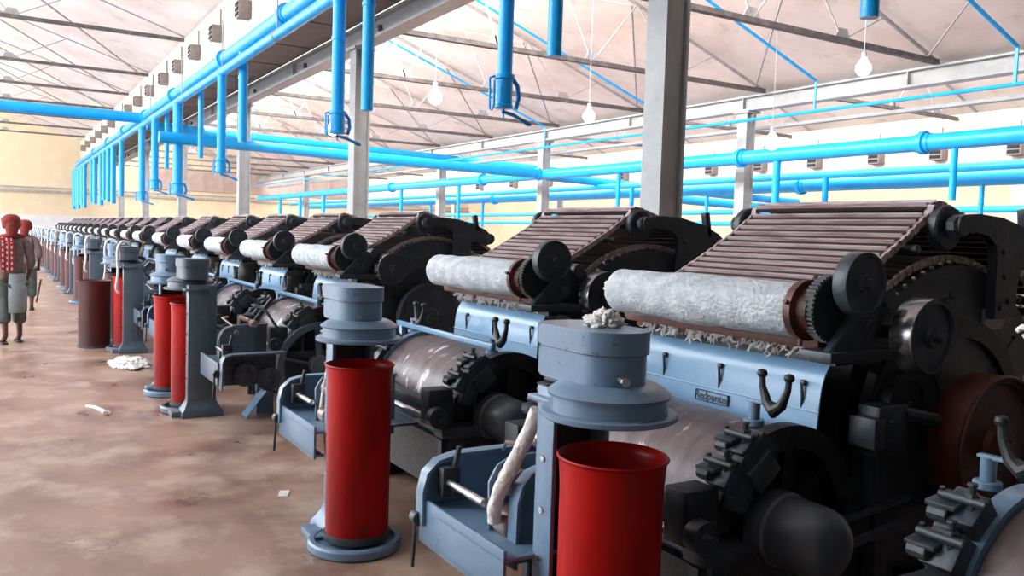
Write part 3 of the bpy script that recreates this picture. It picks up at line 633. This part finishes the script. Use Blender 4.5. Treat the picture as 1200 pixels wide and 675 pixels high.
    b = MB(OY); b.tube([(s*.66, 2.55, .56), (s*.66, 2.85, .60), (s*.66, 3.2, .64)], .016, 8); b.tube([(s*.70, 2.5, .50), (s*.72, 3.1, .56)], .02, 8); b.tube([(s*.63, 2.3, .52), (s*.63, 2.3, .85)], .012, 8); b.build('linkage_rod', 'casting', t)
    if kind == 'A':
        b = MB(OY); dished(b, CYL[0], CYL[1]-.02, .30, *sorted((s*.66, s*.80)), s, .05)
        b.lathe([(s*.80, .285), (s*.815, .29), (s*.82, .30), (s*.81, .305)], (0, CYL[0], CYL[1]-.02), 'x', 40)
        b.build('cylinder_pulley', 'rust', t)
        b = MB(OY)
        b.box(*sorted((s*.60, s*.70)), 2.93, 3.12, .84, 1.04, .01); b.box(*sorted((s*.60, s*.72)), 2.88, 2.95, .88, 1.0, .008); b.cyl(*sorted((s*.7, s*.72)), .015, (0, 3.0, .98), 'x', 8); b.cyl(*sorted((s*.7, s*.72)), .015, (0, 3.0, .9), 'x', 8)
        b.prism([(3.02, 0.1), (3.12, .1), (3.06, .86), (2.98, .86)], *sorted((s*.60, s*.66)), 'x', .006)
        b.tube([(s*.68, 3.1, 1.0), (s*.70, 3.3, .96)], .03, 10); b.build('stop_motion_box', 'casting', t)
        b = MB(OY); dished(b, 3.18, 1.02, .12, *sorted((s*.60, s*.65)), s, .02); b.build('idler_pulley', 'dark', t)
    else:
        b = MB(OY); spoked(b, 2.44, .46, .385, *sorted((s*.66, s*.72)), 5, .055); b.build('flywheel', 'paint', t)
        b = MB(OY); dished(b, 3.50, .86, .33, *sorted((s*.66, s*.74)), s, .05); b.build('cylinder_pulley', 'casting', t)
        b = MB(OY); b.strip([(2.0, .25), (1.82, .02)], s*.45 if s > 0 else -.62, s*.62 if s > 0 else -.45, .008); b.box(*sorted((s*.40, s*.44)), 1.95, 2.1, .01, .4); b.build('waste_chute', 'cover', t)
    # back: licker-in cover, feed table and lap roll
    b = MB(OY); b.strip(arc(4.38, .72, .24, -10, 150, 16), -.53, .53, .01); b.build('licker_in_cover', 'paint', t)
    b = MB(OY); b.box(-.53, .53, 4.55, 5.05, .78, .82, .006); b.box(-.58, -.53, 4.6, 5.15, .5, 1.05, .01); b.box(.53, .58, 4.6, 5.15, .5, 1.05, .01); b.box(-.58, .58, 5.0, 5.1, 0, .5, .01); b.build('feed_table', 'paint', t)
    b = MB(OY); b.lathe([(-.48, .03), (-.48, .17), (.48, .17), (.48, .03)], (0, 4.92, .99), 'x', 32); b.build('cotton_lap', 'lint', t)
    # delivery frame in front
    off, fs = (0, s) if kind == 'A' else (.75*s, -s)
    bx = lambda a, c: sorted((off+fs*a, off+fs*c))
    yb = 2.1 if kind == 'A' else 1.93
    prof = [(yb, .76), (1.62, .755), (1.53, .735), (1.48, .69), (1.462, .62), (1.462, .48)]
    fr_ = empty('delivery_frame'); fr_.parent = t
    b = MB(OY); b.strip(prof, *bx(-.36, -.30), .014); b.prism([(1.47, .5)]+[(y, z) for y, z in prof[::-1]][1:]+[(yb, .5)], *bx(-.34, -.33), 'x')
    if kind == 'B': b.bm.free(); b = MB(OY); b.prism([(1.48, .40), (1.48, .60), (1.52, .64), (yb, .645), (yb, .40)], *bx(-.36, -.33), 'x', .004)
    b.build('end_cheek', 'paint' if kind == 'A' else 'casting', fr_)
    b = MB(OY); b.box(*bx(-.36, .32), 1.47, 1.485, .40, .585, .004); b.box(*bx(-.36, .32), 1.47, yb, .54, .555, .003); b.box(*bx(-.36, .32), 1.47, 1.53, .41, .425, .003); b.build('apron_beam', 'paint', fr_)
    b = MB(OY); b.prism([(1.57, .5), (1.565, .74), (1.60, .80), (1.66, .83), (1.86, .83), (1.86, .5)], *bx(.03, .045), 'x', .003); b.build('middle_cheek', 'paint', fr_)
    pc = [(2.0, .825), (1.72, .82), (1.65, .80), (1.61, .76), (1.592, .70), (1.588, .46)]
    b = MB(OY); b.strip(pc, *bx(.155, .215), .014); b.prism([(1.595, .47)]+pc[::-1][1:]+[(2.0, .47)], *bx(.18, .19), 'x'); b.build('near_cheek', 'paint', fr_)
    b = MB(OY); b.cyl(*bx(-.30, .04), .017, (0, 1.55, .66), 'x', 16); b.build('guide_rod', 'steel', fr_)
    b = MB(OY); b.cyl(*bx(.05, .15), .062, (0, 1.635, .595), 'x', 24, .006); b.cyl(*bx(.05, .15), .055, (0, 1.645, .745), 'x', 24, .006); b.build('calender_roll', 'worn', fr_)
    b = MB(OY); b.cyl(*bx(.0, .035), .02, (0, 1.70, .78), 'x', 10); b.cyl(*bx(.0, .3), .018, (0, 1.80, .88), 'x', 12); b.cyl(*bx(-.1, .0), .03, (0, 1.82, .86), 'x', 12); b.tube([(off+fs*-.02, 1.66, .84), (off+fs*.1, 1.60, .90), (off+fs*.16, 1.66, .90)], .008, 8); b.build('trumpet_arm', 'worn', fr_)
    b = MB(OY); b.box(*bx(-.30, -.25), 1.52, 1.60, .60, .72, .006); b.tube([(off+fs*-.28, 1.56, .60), (off+fs*-.27, 1.60, .80)], .012, 8); b.cyl(*bx(-.25, -.22), .028, (0, 1.58, .63), 'x', 12); b.build('ratchet_block', 'dark', fr_)
    b = MB(OY); b.tube([(off+fs*-.35, 1.45, .52), (off+fs*-.35, 1.44, .30)], .008, 8); b.cyl(*bx(-.38, -.33), .03, (0, 1.46, .50), 'x', 12); b.build('hinge_pin', 'casting', fr_)
    b = MB(OY); b.tube([(off+fs*.0, 2.06, .78), (off+fs*.02, 1.95, .95), (off+fs*.1, 1.88, 1.0)], .012, 8); b.bar((off+fs*.12, 1.86, .84), (off+fs*.1, 2.02, 1.06), .05, .03); b.cyl(*bx(.05, .2), .016, (0, 1.95, .98), 'x', 10)
    for q in range(5): b.tube([(off+fs*(.08+.03*q), 1.92, 1.0), (off+fs*(.08+.03*q), 1.90-.01*q, 1.06)], .006, 6)
    b.build('web_guide', 'casting', fr_)
    if kind == 'B':
        b = MB(OY); gear(b, 1.68, .49, .10, *bx(-.37, -.40), 36); dished(b, 1.68, .49, .088, *bx(-.40, -.41), -fs, .012); b.build('change_gear', 'bracket', fr_)
        b = MB(OY); gear(b, 1.865, .445, .10, *bx(-.37, -.40), 36); dished(b, 1.865, .445, .088, *bx(-.40, -.41), -fs, .012); b.build('change_gear', 'bracket', fr_)
        b = MB(OY); b.strip([(1.99, .66), (1.56, .655), (1.51, .64), (1.49, .60), (1.485, .38)], *bx(-.36, -.46), .012); b.build('gear_guard', 'paint', fr_)
    return t
cards = [('A', 1, -.72, ''), ('A', 1, -2.75, ''), ('A', 1, -4.80, ''), ('B', 1, -8.0, ''), ('A', 1, -10.2, ''), ('B', 1, -12.35, ''), ('A', 1, -14.6, ''), ('B', 1, -17.3, ''), ('A', 1, -20.2, ''), ('B', 1, -22.4, ''), ('A', 1, -24.8, '')]
x = -27.1
while x > -54: cards.append(('AB'[len(cards) % 2], 1, x, '')); x -= 2.25
proto = {}
desc = ['Blue-grey carding machine cut off by the bottom right corner, nearest to the camera', 'Large carding machine with brown flats and lint-covered roller, right of the nearest coiler', 'Carding machine with brown flats beside the thick pale column, left of the largest one', 'Carding machine with a spoked flywheel facing the camera, behind the left red can']
for i, (k, s, cx, _) in enumerate(cards):
    if i < 2 or k not in proto:
        t = make_card(k, s, i == 1, i > 1)
        if i > 1: proto[k] = t
    else: t = copy_tree(proto[k])
    t.location = (cx, OY, 0)
    tag(t, desc[i] if i < 4 else '%s carding machine from the camera in the row running to the far wall' % ORD[i].capitalize(), 'carding machine', 'carding machines in a row')

# ---------------------------------------------------------------- coilers, cans, slivers
def make_coiler(s):        # post on the -s side of the can; origin = can centre on the floor
    t = empty('can_coiler'); M['paint'] = M['paint_blue'] if s > 0 else M['paint_grey']
    b = MB(); b.lathe([(0, 0), (0, .235), (.012, .245), (.045, .245), (.055, .235), (.055, .21), (.03, .20), (.03, 0)], (0, 0, 0), 'z', 48)
    b.box(*sorted((-s*.30, -s*.08)), -.20, .20, 0.002, .05, .01); b.build('turntable_base', 'paint', t)
    b = MB(); x0, x1 = sorted((-s*.31, -s*.205)); 
    if s > 0:
        b.box(x0, x1, -.07, -.052, .04, 1.15, .003); b.box(x0, x1, .15, .17, .04, 1.15, .003)
        w = MB(); w.box(x0+.0, x0+.015, -.052, .15, .04, 1.15); w.build('shaded_channel_web', 'dark', t)  # web coloured dark to stand for the shade inside the open channel
    else: b.box(x0, x1, -.07, .17, .04, 1.15, .008)
    xo = -s*.26
    ring = [(0.0, .115, .175), (.05, .11, .17), (.075, .09, .15), (.13, .056, .124), (.16, .053, .12)]
    vs = [[b.bm.verts.new((xo+sx*w, .05+sy*d, z)) for sx, sy in ((-1,-1), (1,-1), (1,1), (-1,1))] for z, w, d in ring]
    for A, B in zip(vs, vs[1:]):
        for q in range(4): b._f([A[q], A[(q+1) % 4], B[(q+1) % 4], B[q]])
    b.build('post', 'paint', t)
    b = MB()
    for z in (.33, .55, .72, .9): b.lathe([(-.078, 0), (-.077, .011), (-.068, .013)], (xo, 0, z), 'y', 10)
    b.build('rivets', 'steel', t)
    b = MB(); b.lathe([(1.095, 0), (1.095, .215), (1.10, .222), (1.112, .222), (1.117, .215), (1.117, .19), (1.165, .186), (1.166, .196), (1.174, .199), (1.18, .192), (1.196, .17), (1.206, .15), (1.206, 0)], (0, 0, 0), 'z', 48); b.box(*sorted((-s*.33, -s*.05)), -.10, .10, 1.10, 1.118, .004); b.build('coiler_plate', 'paint', t)
    def head(z0, z1, r, name):
        x_l = -s*.30; n = 20
        pts = []
        for q in range(n+1):
            a = -PI/2 + PI*q/n; pts.append((s*(r*math.cos(a)), r*math.sin(a)))
        e = r*.97; c = .075
        pts += [(x_l+s*c*(1-math.sin(g*PI/12)), e-c*(1-math.cos(g*PI/12))) for g in range(7)] + [(x_l+s*c*(1-math.cos(g*PI/12)), -e+c*(1-math.sin(g*PI/12))) for g in range(7)]
        b = MB(); b.prism(pts, z0, z1, 'z', .006); return b.build(name, 'paint', t)
    head(1.198, 1.30, .116, 'head_housing'); head(1.303, 1.375, .124, 'head_cap')
    b = MB(); b.tube([(s*.10, -.05, 1.235), (s*.165, -.07, 1.235)], [.009, .011], 10); b.tube([(s*.165, -.07, 1.235), (s*.175, -.073, 1.235)], .014, 10); b.build('oil_plug', 'steel', t)
    return t
def make_can(m):
    t = empty('sliver_can')
    H, r = .914, .165
    b = MB(); b.lathe([(0, 0), (0, r+.004), (.03, r+.006), (.035, r), (H-.09, r+.002), (H-.012, r+.008), (H-.008, r+.014), (H-.002, r+.016), (H+.003, r+.012), (H, r+.006), (H-.03, r-.002), (.03, r-.006), (.03, 0)], (0, 0, 0), 'z', 56); b.build('can_body', m, t, 50)
    b = MB(); b.lathe([(.001, r+.005), (.001, r+.009), (.035, r+.009), (.036, r+.003)], (0, 0, 0), 'z', 56); b.build('bottom_band', 'casting', t)
    return t
coil = {1: make_coiler(1), -1: make_coiler(-1)}
used = {1: False, -1: False}
cans_p = {'can': make_can('can'), 'can_old': make_can('can_old')}; cused = {'can': False, 'can_old': False}
sites = [(-2.14, 1.67, 1, 'can'), (-4.17, 1.60, 1, 'can'), (-8.0, 1.46, -1, 'can'), (-8.85, 1.44, 1, 'can'), (-12.15, 1.42, -1, 'can'), (-13.1, 1.42, 1, 'can_old')]
for k, s_, cx, _ in cards[7:]: sites.append((cx, 1.45, -1, 'can_old') if k == 'B' else (cx+.61, 1.45, 1, 'can_old'))
place = ['under the coiler with fluff on top, nearest the camera', 'on its round base left of centre, second from the camera', 'just left of the grey post with the flared foot', 'half hidden behind the third one, further along the row']
def can_label(i, red):
    c = 'Bright red' if red else 'Dull maroon'
    return '%s sliver can %s' % (c, place[i]) if i < 4 else '%s sliver can under a coiler, %s from the camera along the row' % (c, ORD[i])
def coiler_label(i):
    L = ['Blue-grey coiler head on a post with cotton fluff on top, nearest the camera', 'Blue-grey coiler head on a post above the can left of centre', 'Coiler whose flared grey post shows in front of the two narrow red cans', 'Coiler whose round head shows just left of the flared post']
    return L[i] if i < 4 else '%s coiler from the camera, grey and small along the aisle' % ORD[i].capitalize()
for i, (x, y, s, m) in enumerate(sites):
    if not used[s]: t = coil[s]; used[s] = True
    else: t = copy_tree(coil[s])
    t.location = (x, y, 0); tag(t, coiler_label(i), 'coiler', 'can coilers along the aisle')
    if not cused[m]: c = cans_p[m]; cused[m] = True
    else: c = copy_tree(cans_p[m])
    c.location = (x + (.02 if i == 0 else 0), y+.01, .057); tag(c, can_label(i, m == 'can'), 'sliver can', 'sliver cans in the coilers')
c = copy_tree(cans_p['can_old']); c.location = (-12.6, 1.08, 0); c.scale = (1.18, 1.18, .98); tag(c, 'Loose dark maroon can standing out in the aisle, empty and uncovered', 'sliver can', 'loose sliver cans')
# slivers
def sliver(pts, r, label, seg=10):
    o0 = Vector(pts[0]); P = [Vector(p)-o0 for p in pts]; Q = []
    for i in range(len(P)-1):      # catmull-rom
        p0, p1, p2, p3 = P[max(i-1, 0)], P[i], P[i+1], P[min(i+2, len(P)-1)]
        for k in range(6):
            u = k/6; Q.append(.5*((2*p1)+(-p0+p2)*u+(2*p0-5*p1+4*p2-p3)*u*u+(-p0+3*p1-3*p2+p3)*u**3))
    Q.append(P[-1]); b = MB(); b.tube(Q, [r*(1+.05*math.sin(.9*k)) for k in range(len(Q))], seg); o = b.build('cotton_sliver', 'lint', None, 60); o.location = o0
    tag(o, label, 'cotton sliver', 'cotton slivers'); return o
sliver([(-2.47, 1.615, 1.055), (-2.505, 1.605, .972), (-2.545, 1.59, .888), (-2.59, 1.575, .80), (-2.62, 1.56, .729), (-2.64, 1.552, .66), (-2.65, 1.560, .61)], .027, 'Thick white cotton rope sweeping down to the rolls beside the nearest coiler post')
sliver([(-4.62, 1.70, 1.13), (-4.60, 1.62, 1.0), (-4.68, 1.60, .80), (-4.70, 1.585, .64)], .014, 'White cotton rope behind the post of the second coiler')
for i, (x, y, s, m) in enumerate(sites[2:], 2):
    xp = x - s*.26
    if i in (2, 3): continue
    a = 1.55 if i % 2 == 0 else 1.5
    sliver([(xp+s*.02, y+.02, 1.385), (xp, y-.03, 1.43), (xp-s*.02, y-.10, 1.42), (xp-s*.02, y-.14, 1.30), (xp-s*.01, y-.13, 1.05), (xp+.02, y-.15, .85), (xp+.0, y-.12, .78)], .018, 'White cotton rope looped over the %s coiler from the camera and hanging down its front' % ORD[i])
# fluff and scraps
def fluff(loc, rx, ry, rz, n, seed, label, name='cotton_fluff'):
    from mathutils import noise
    b = MB(); bmesh.ops.create_icosphere(b.bm, subdivisions=5, radius=1)
    for v in b.bm.verts:
        d = v.co.normalized(); q = d*1.6 + Vector((seed*3.1, seed, 0))
        f = 1 + .55*noise.noise(q) + .34*noise.noise(q*2.7) + .22*noise.noise(q*7) + .12*noise.noise(q*17)
        v.co = Vector((d.x*f*rx, d.y*f*ry, max(0, d.z*f*rz+rz*.25)))
    o = b.build(name, 'lint', None, 80); o.location = loc; tag(o, label, 'cotton fluff'); return o
fluff((-2.22, 1.70, 1.374), .062, .05, .04, 26, 1, 'Tuft of white cotton lying on top of the nearest coiler head')
fluff((-10.9, 1.32, 0), .42, .16, .05, 40, 2, 'Flat heap of white cotton waste on the floor beside the far coiler posts')
fluff((-4.44, 1.55, .05), .035, .03, .03, 12, 4, 'Small ball of cotton on the base beside the left red can')
b = MB(); b.strip([(0, .004), (.12, .02), (.2, .006)], -.03, .03, .004); o = b.build('paper_scrap', 'lint'); o.location = (-5.15, 1.5, 0); o.rotation_euler = (0, 0, 1.2); o.scale = (1, .6, .6); tag(o, 'Small white scrap lying on the floor left of the second coiler', 'scrap')
b = MB(); b.tube([(0, 0, .012), (.12, -.05, .014), (.25, -.14, .012), (.34, -.24, .018), (.38, -.22, .014)], [.012, .016, .016, .022, .014], 8); o = b.build('sliver_scrap', 'lint'); o.location = (-8.45, .66, 0); o.rotation_euler = (0, 0, .9); tag(o, 'Short white length of cotton lying out on the open aisle floor', 'scrap')

# ---------------------------------------------------------------- people
def skin_body(name, joints, edges, m, parent, sub=2):
    me = bpy.data.meshes.new(name); me.from_pydata([j[0] for j in joints], edges, []); o = bpy.data.objects.new(name, me); C.objects.link(o); o.parent = parent
    md = o.modifiers.new('s', 'SKIN'); md.use_smooth_shade = True
    for i, j in enumerate(joints):
        v = me.skin_vertices[0].data[i]; r = j[1]; v.radius = (r, r) if not isinstance(r, tuple) else r
    me.skin_vertices[0].data[0].use_root = True
    o.modifiers.new('u', 'SUBSURF').levels = sub; o.modifiers['u'].render_levels = sub
    me.materials.append(M[m]); return o
def person(loc, rz, label, scarf=True, h=1.0):
    t = empty('person', loc, rz); t.scale = (h, h, h); tag(t, label, 'person')
    # facing -y locally; joints
    J = [((0, 0, .92), (.135, .10)), ((0, .0, 1.10), (.12, .09)), ((0, .01, 1.28), (.155, .095)), ((0, .01, 1.40), (.10, .07)), ((0, 0, 1.47), .052), ((0, -.02, 1.55), .075), ((0, -.02, 1.62), (.072, .085)), ((0, -.01, 1.68), (.055, .065)),
         ((-.17, .01, 1.37), .055), ((-.23, .03, 1.12), .042), ((-.22, -.10, .92), .030), ((-.21, -.14, .86), .026),
         ((.17, .01, 1.37), .055), ((.24, .04, 1.12), .042), ((.25, -.06, .90), .030), ((.25, -.09, .83), .026),
         ((-.09, 0, .84), .088), ((-.10, -.10, .48), .055), ((-.10, -.02, .10), .036), ((-.10, -.13, .035), .030), ((-.10, -.18, .03), .022),
         ((.09, 0, .84), .088), ((.10, .02, .48), .055), ((.10, .14, .11), .036), ((.11, .03, .035), .030), ((.11, -.02, .03), .022)]
    E = [(0, 1), (1, 2), (2, 3), (3, 4), (4, 5), (5, 6), (6, 7), (3, 8), (8, 9), (9, 10), (10, 11), (3, 12), (12, 13), (13, 14), (14, 15), (0, 16), (16, 17), (17, 18), (18, 19), (19, 20), (0, 21), (21, 22), (22, 23), (23, 24), (24, 25)]
    for base, sx in ((11, -1), (15, 1)):      # five fingers
        bx, by, bz = J[base][0]
        for q, L in enumerate((.045, .07, .078, .072, .055)):
            if q == 0: a1 = (bx - sx*.028, by-.02, bz-.015); a2 = (bx - sx*.030, by-.035, bz-.035)
            else: a1 = (bx+sx*(.014*(q-2.5)), by-.02, bz-.04-L*.3); a2 = (bx+sx*(.014*(q-2.5)), by-.045, bz-.05-L*.7)
            J.append((a1, .0095)); J.append((a2, .0075)); E += [(base, len(J)-2), (len(J)-2, len(J)-1)]
    body = skin_body('body', J, E, 'skin', t)
    b = MB(); b.lathe([(-.02, .012), (0, .018), (.02, .006)], (0, -.105, 1.575), 'z', 8); b.build('nose', 'skin', t)
    b = MB()
    for sx in (-1, 1): b.lathe([(-.006, 0), (-.004, .012), (.004, .012), (.006, 0)], (sx*.03, -.092, 1.60), 'y', 10)
    b.build('eyes', 'hair', t)
    b = MB()
    for sx in (-1, 1): b.lathe([(-.008, .012), (0, .026), (.008, .012)], (sx*.083, -.01, 1.58), 'x', 10)
    b.build('ears', 'skin', t)
    # clothes
    skin_body('shirt', [((0, 0, .86), (.16, .125)), ((0, 0, 1.10), (.145, .115)), ((0, .01, 1.28), (.18, .12)), ((0, .01, 1.385), (.12, .085)), ((-.175, .01, 1.37), .072), ((-.235, .03, 1.12), .060), ((-.228, -.03, 1.02), .055), ((.175, .01, 1.37), .072), ((.245, .04, 1.12), .060), ((.25, -.01, 1.01), .055)],
              [(0, 1), (1, 2), (2, 3), (3, 4), (4, 5), (5, 6), (3, 7), (7, 8), (8, 9)], 'shirt', t)
    skin_body('trousers', [((0, 0, .90), (.15, .12)), ((-.09, 0, .80), .115), ((-.10, -.08, .50), .095), ((-.105, -.04, .24), .095), ((.09, 0, .80), .115), ((.10, .02, .50), .095), ((.105, .09, .26), .095)], [(0, 1), (1, 2), (2, 3), (0, 4), (4, 5), (5, 6)], 'pants', t)
    b = MB(); b.lathe([(1.55, .09), (1.56, .105), (1.62, .116), (1.67, .115), (1.71, .098), (1.74, .06), (1.75, 0)], (0, .005, 0), 'z', 24); b.tube([(.104*math.cos(a), .005+.104*math.sin(a), 1.635+.035*math.sin(a+2)) for a in [2*PI*k/24 for k in range(25)]], .02, 8); b.tube([(.095*math.cos(a), .005+.095*math.sin(a), 1.67-.03*math.sin(a)) for a in [2*PI*k/24 for k in range(25)]], .02, 8); b.tube([(.0, .06, 1.60), (.01, .09, 1.52), (.02, .10, 1.44)], [.08, .075, .05], 12); b.build('head_cloth', 'turban', t, 60)
    if scarf:
        b = MB(); b.strip([(-.14, 1.22), (-.12, 1.36), (-.05, 1.455), (.03, 1.46), (.10, 1.43), (.145, 1.34), (.15, 1.15), (.155, .98)], .0, .15, .022); b.build('scarf', 'scarf', t, 60)
        b = MB(); b.tube([(-.10, -.05, 1.40), (-.12, .04, 1.45), (-.05, .10, 1.46), (.05, .11, 1.46), (.12, .06, 1.44), (.12, -.04, 1.40)], .035, 10); b.build('scarf_wrap', 'turban', t, 60)
        b = MB(); b.lathe([(.42, .150), (.43, .163), (.60, .168), (.80, .165), (.93, .145), (.95, .13)], (-.03, -.01, 0), 'z', 20, math.radians(55), math.radians(150)); b.lathe([(.46, .155), (.80, .155), (.93, .135)], (-.03, -.01, 0), 'z', 20, math.radians(57), math.radians(148)); b.build('tied_cloth', 'cloth', t, 60)
    for sx, yy in ((-.10, -.08), (.105, .07)):
        b = MB(); b.prism([(sx-.04, yy-.14), (sx+.04, yy-.14), (sx+.045, yy-.02), (sx+.035, yy+.1), (sx-.035, yy+.1), (sx-.045, yy-.02)], 0, .022, 'z', .004); b.tube([(sx-.04, yy-.07, .02), (sx, yy-.08, .07), (sx+.04, yy-.07, .02)], .01, 6); b.build('sandal', 'sandal', t)
    return t
person((-13.3, .13, 0), math.radians(-80), 'Person from behind in red head cloth, checked scarf and grey-green trousers, at the left edge')
person((-18.1, .40, 0), math.radians(-95), 'Second person further off, mostly hidden, in a red head cloth', False, .965)
b = MB(); b.tube([(0, 0, 0), (.10, .05, .32)], .012, 8); o = b.build('short_stick', 'wood'); o.location = (-13.18, .42, .56); tag(o, 'Short dark stick held low in the hand of the person in the checked scarf', 'stick')
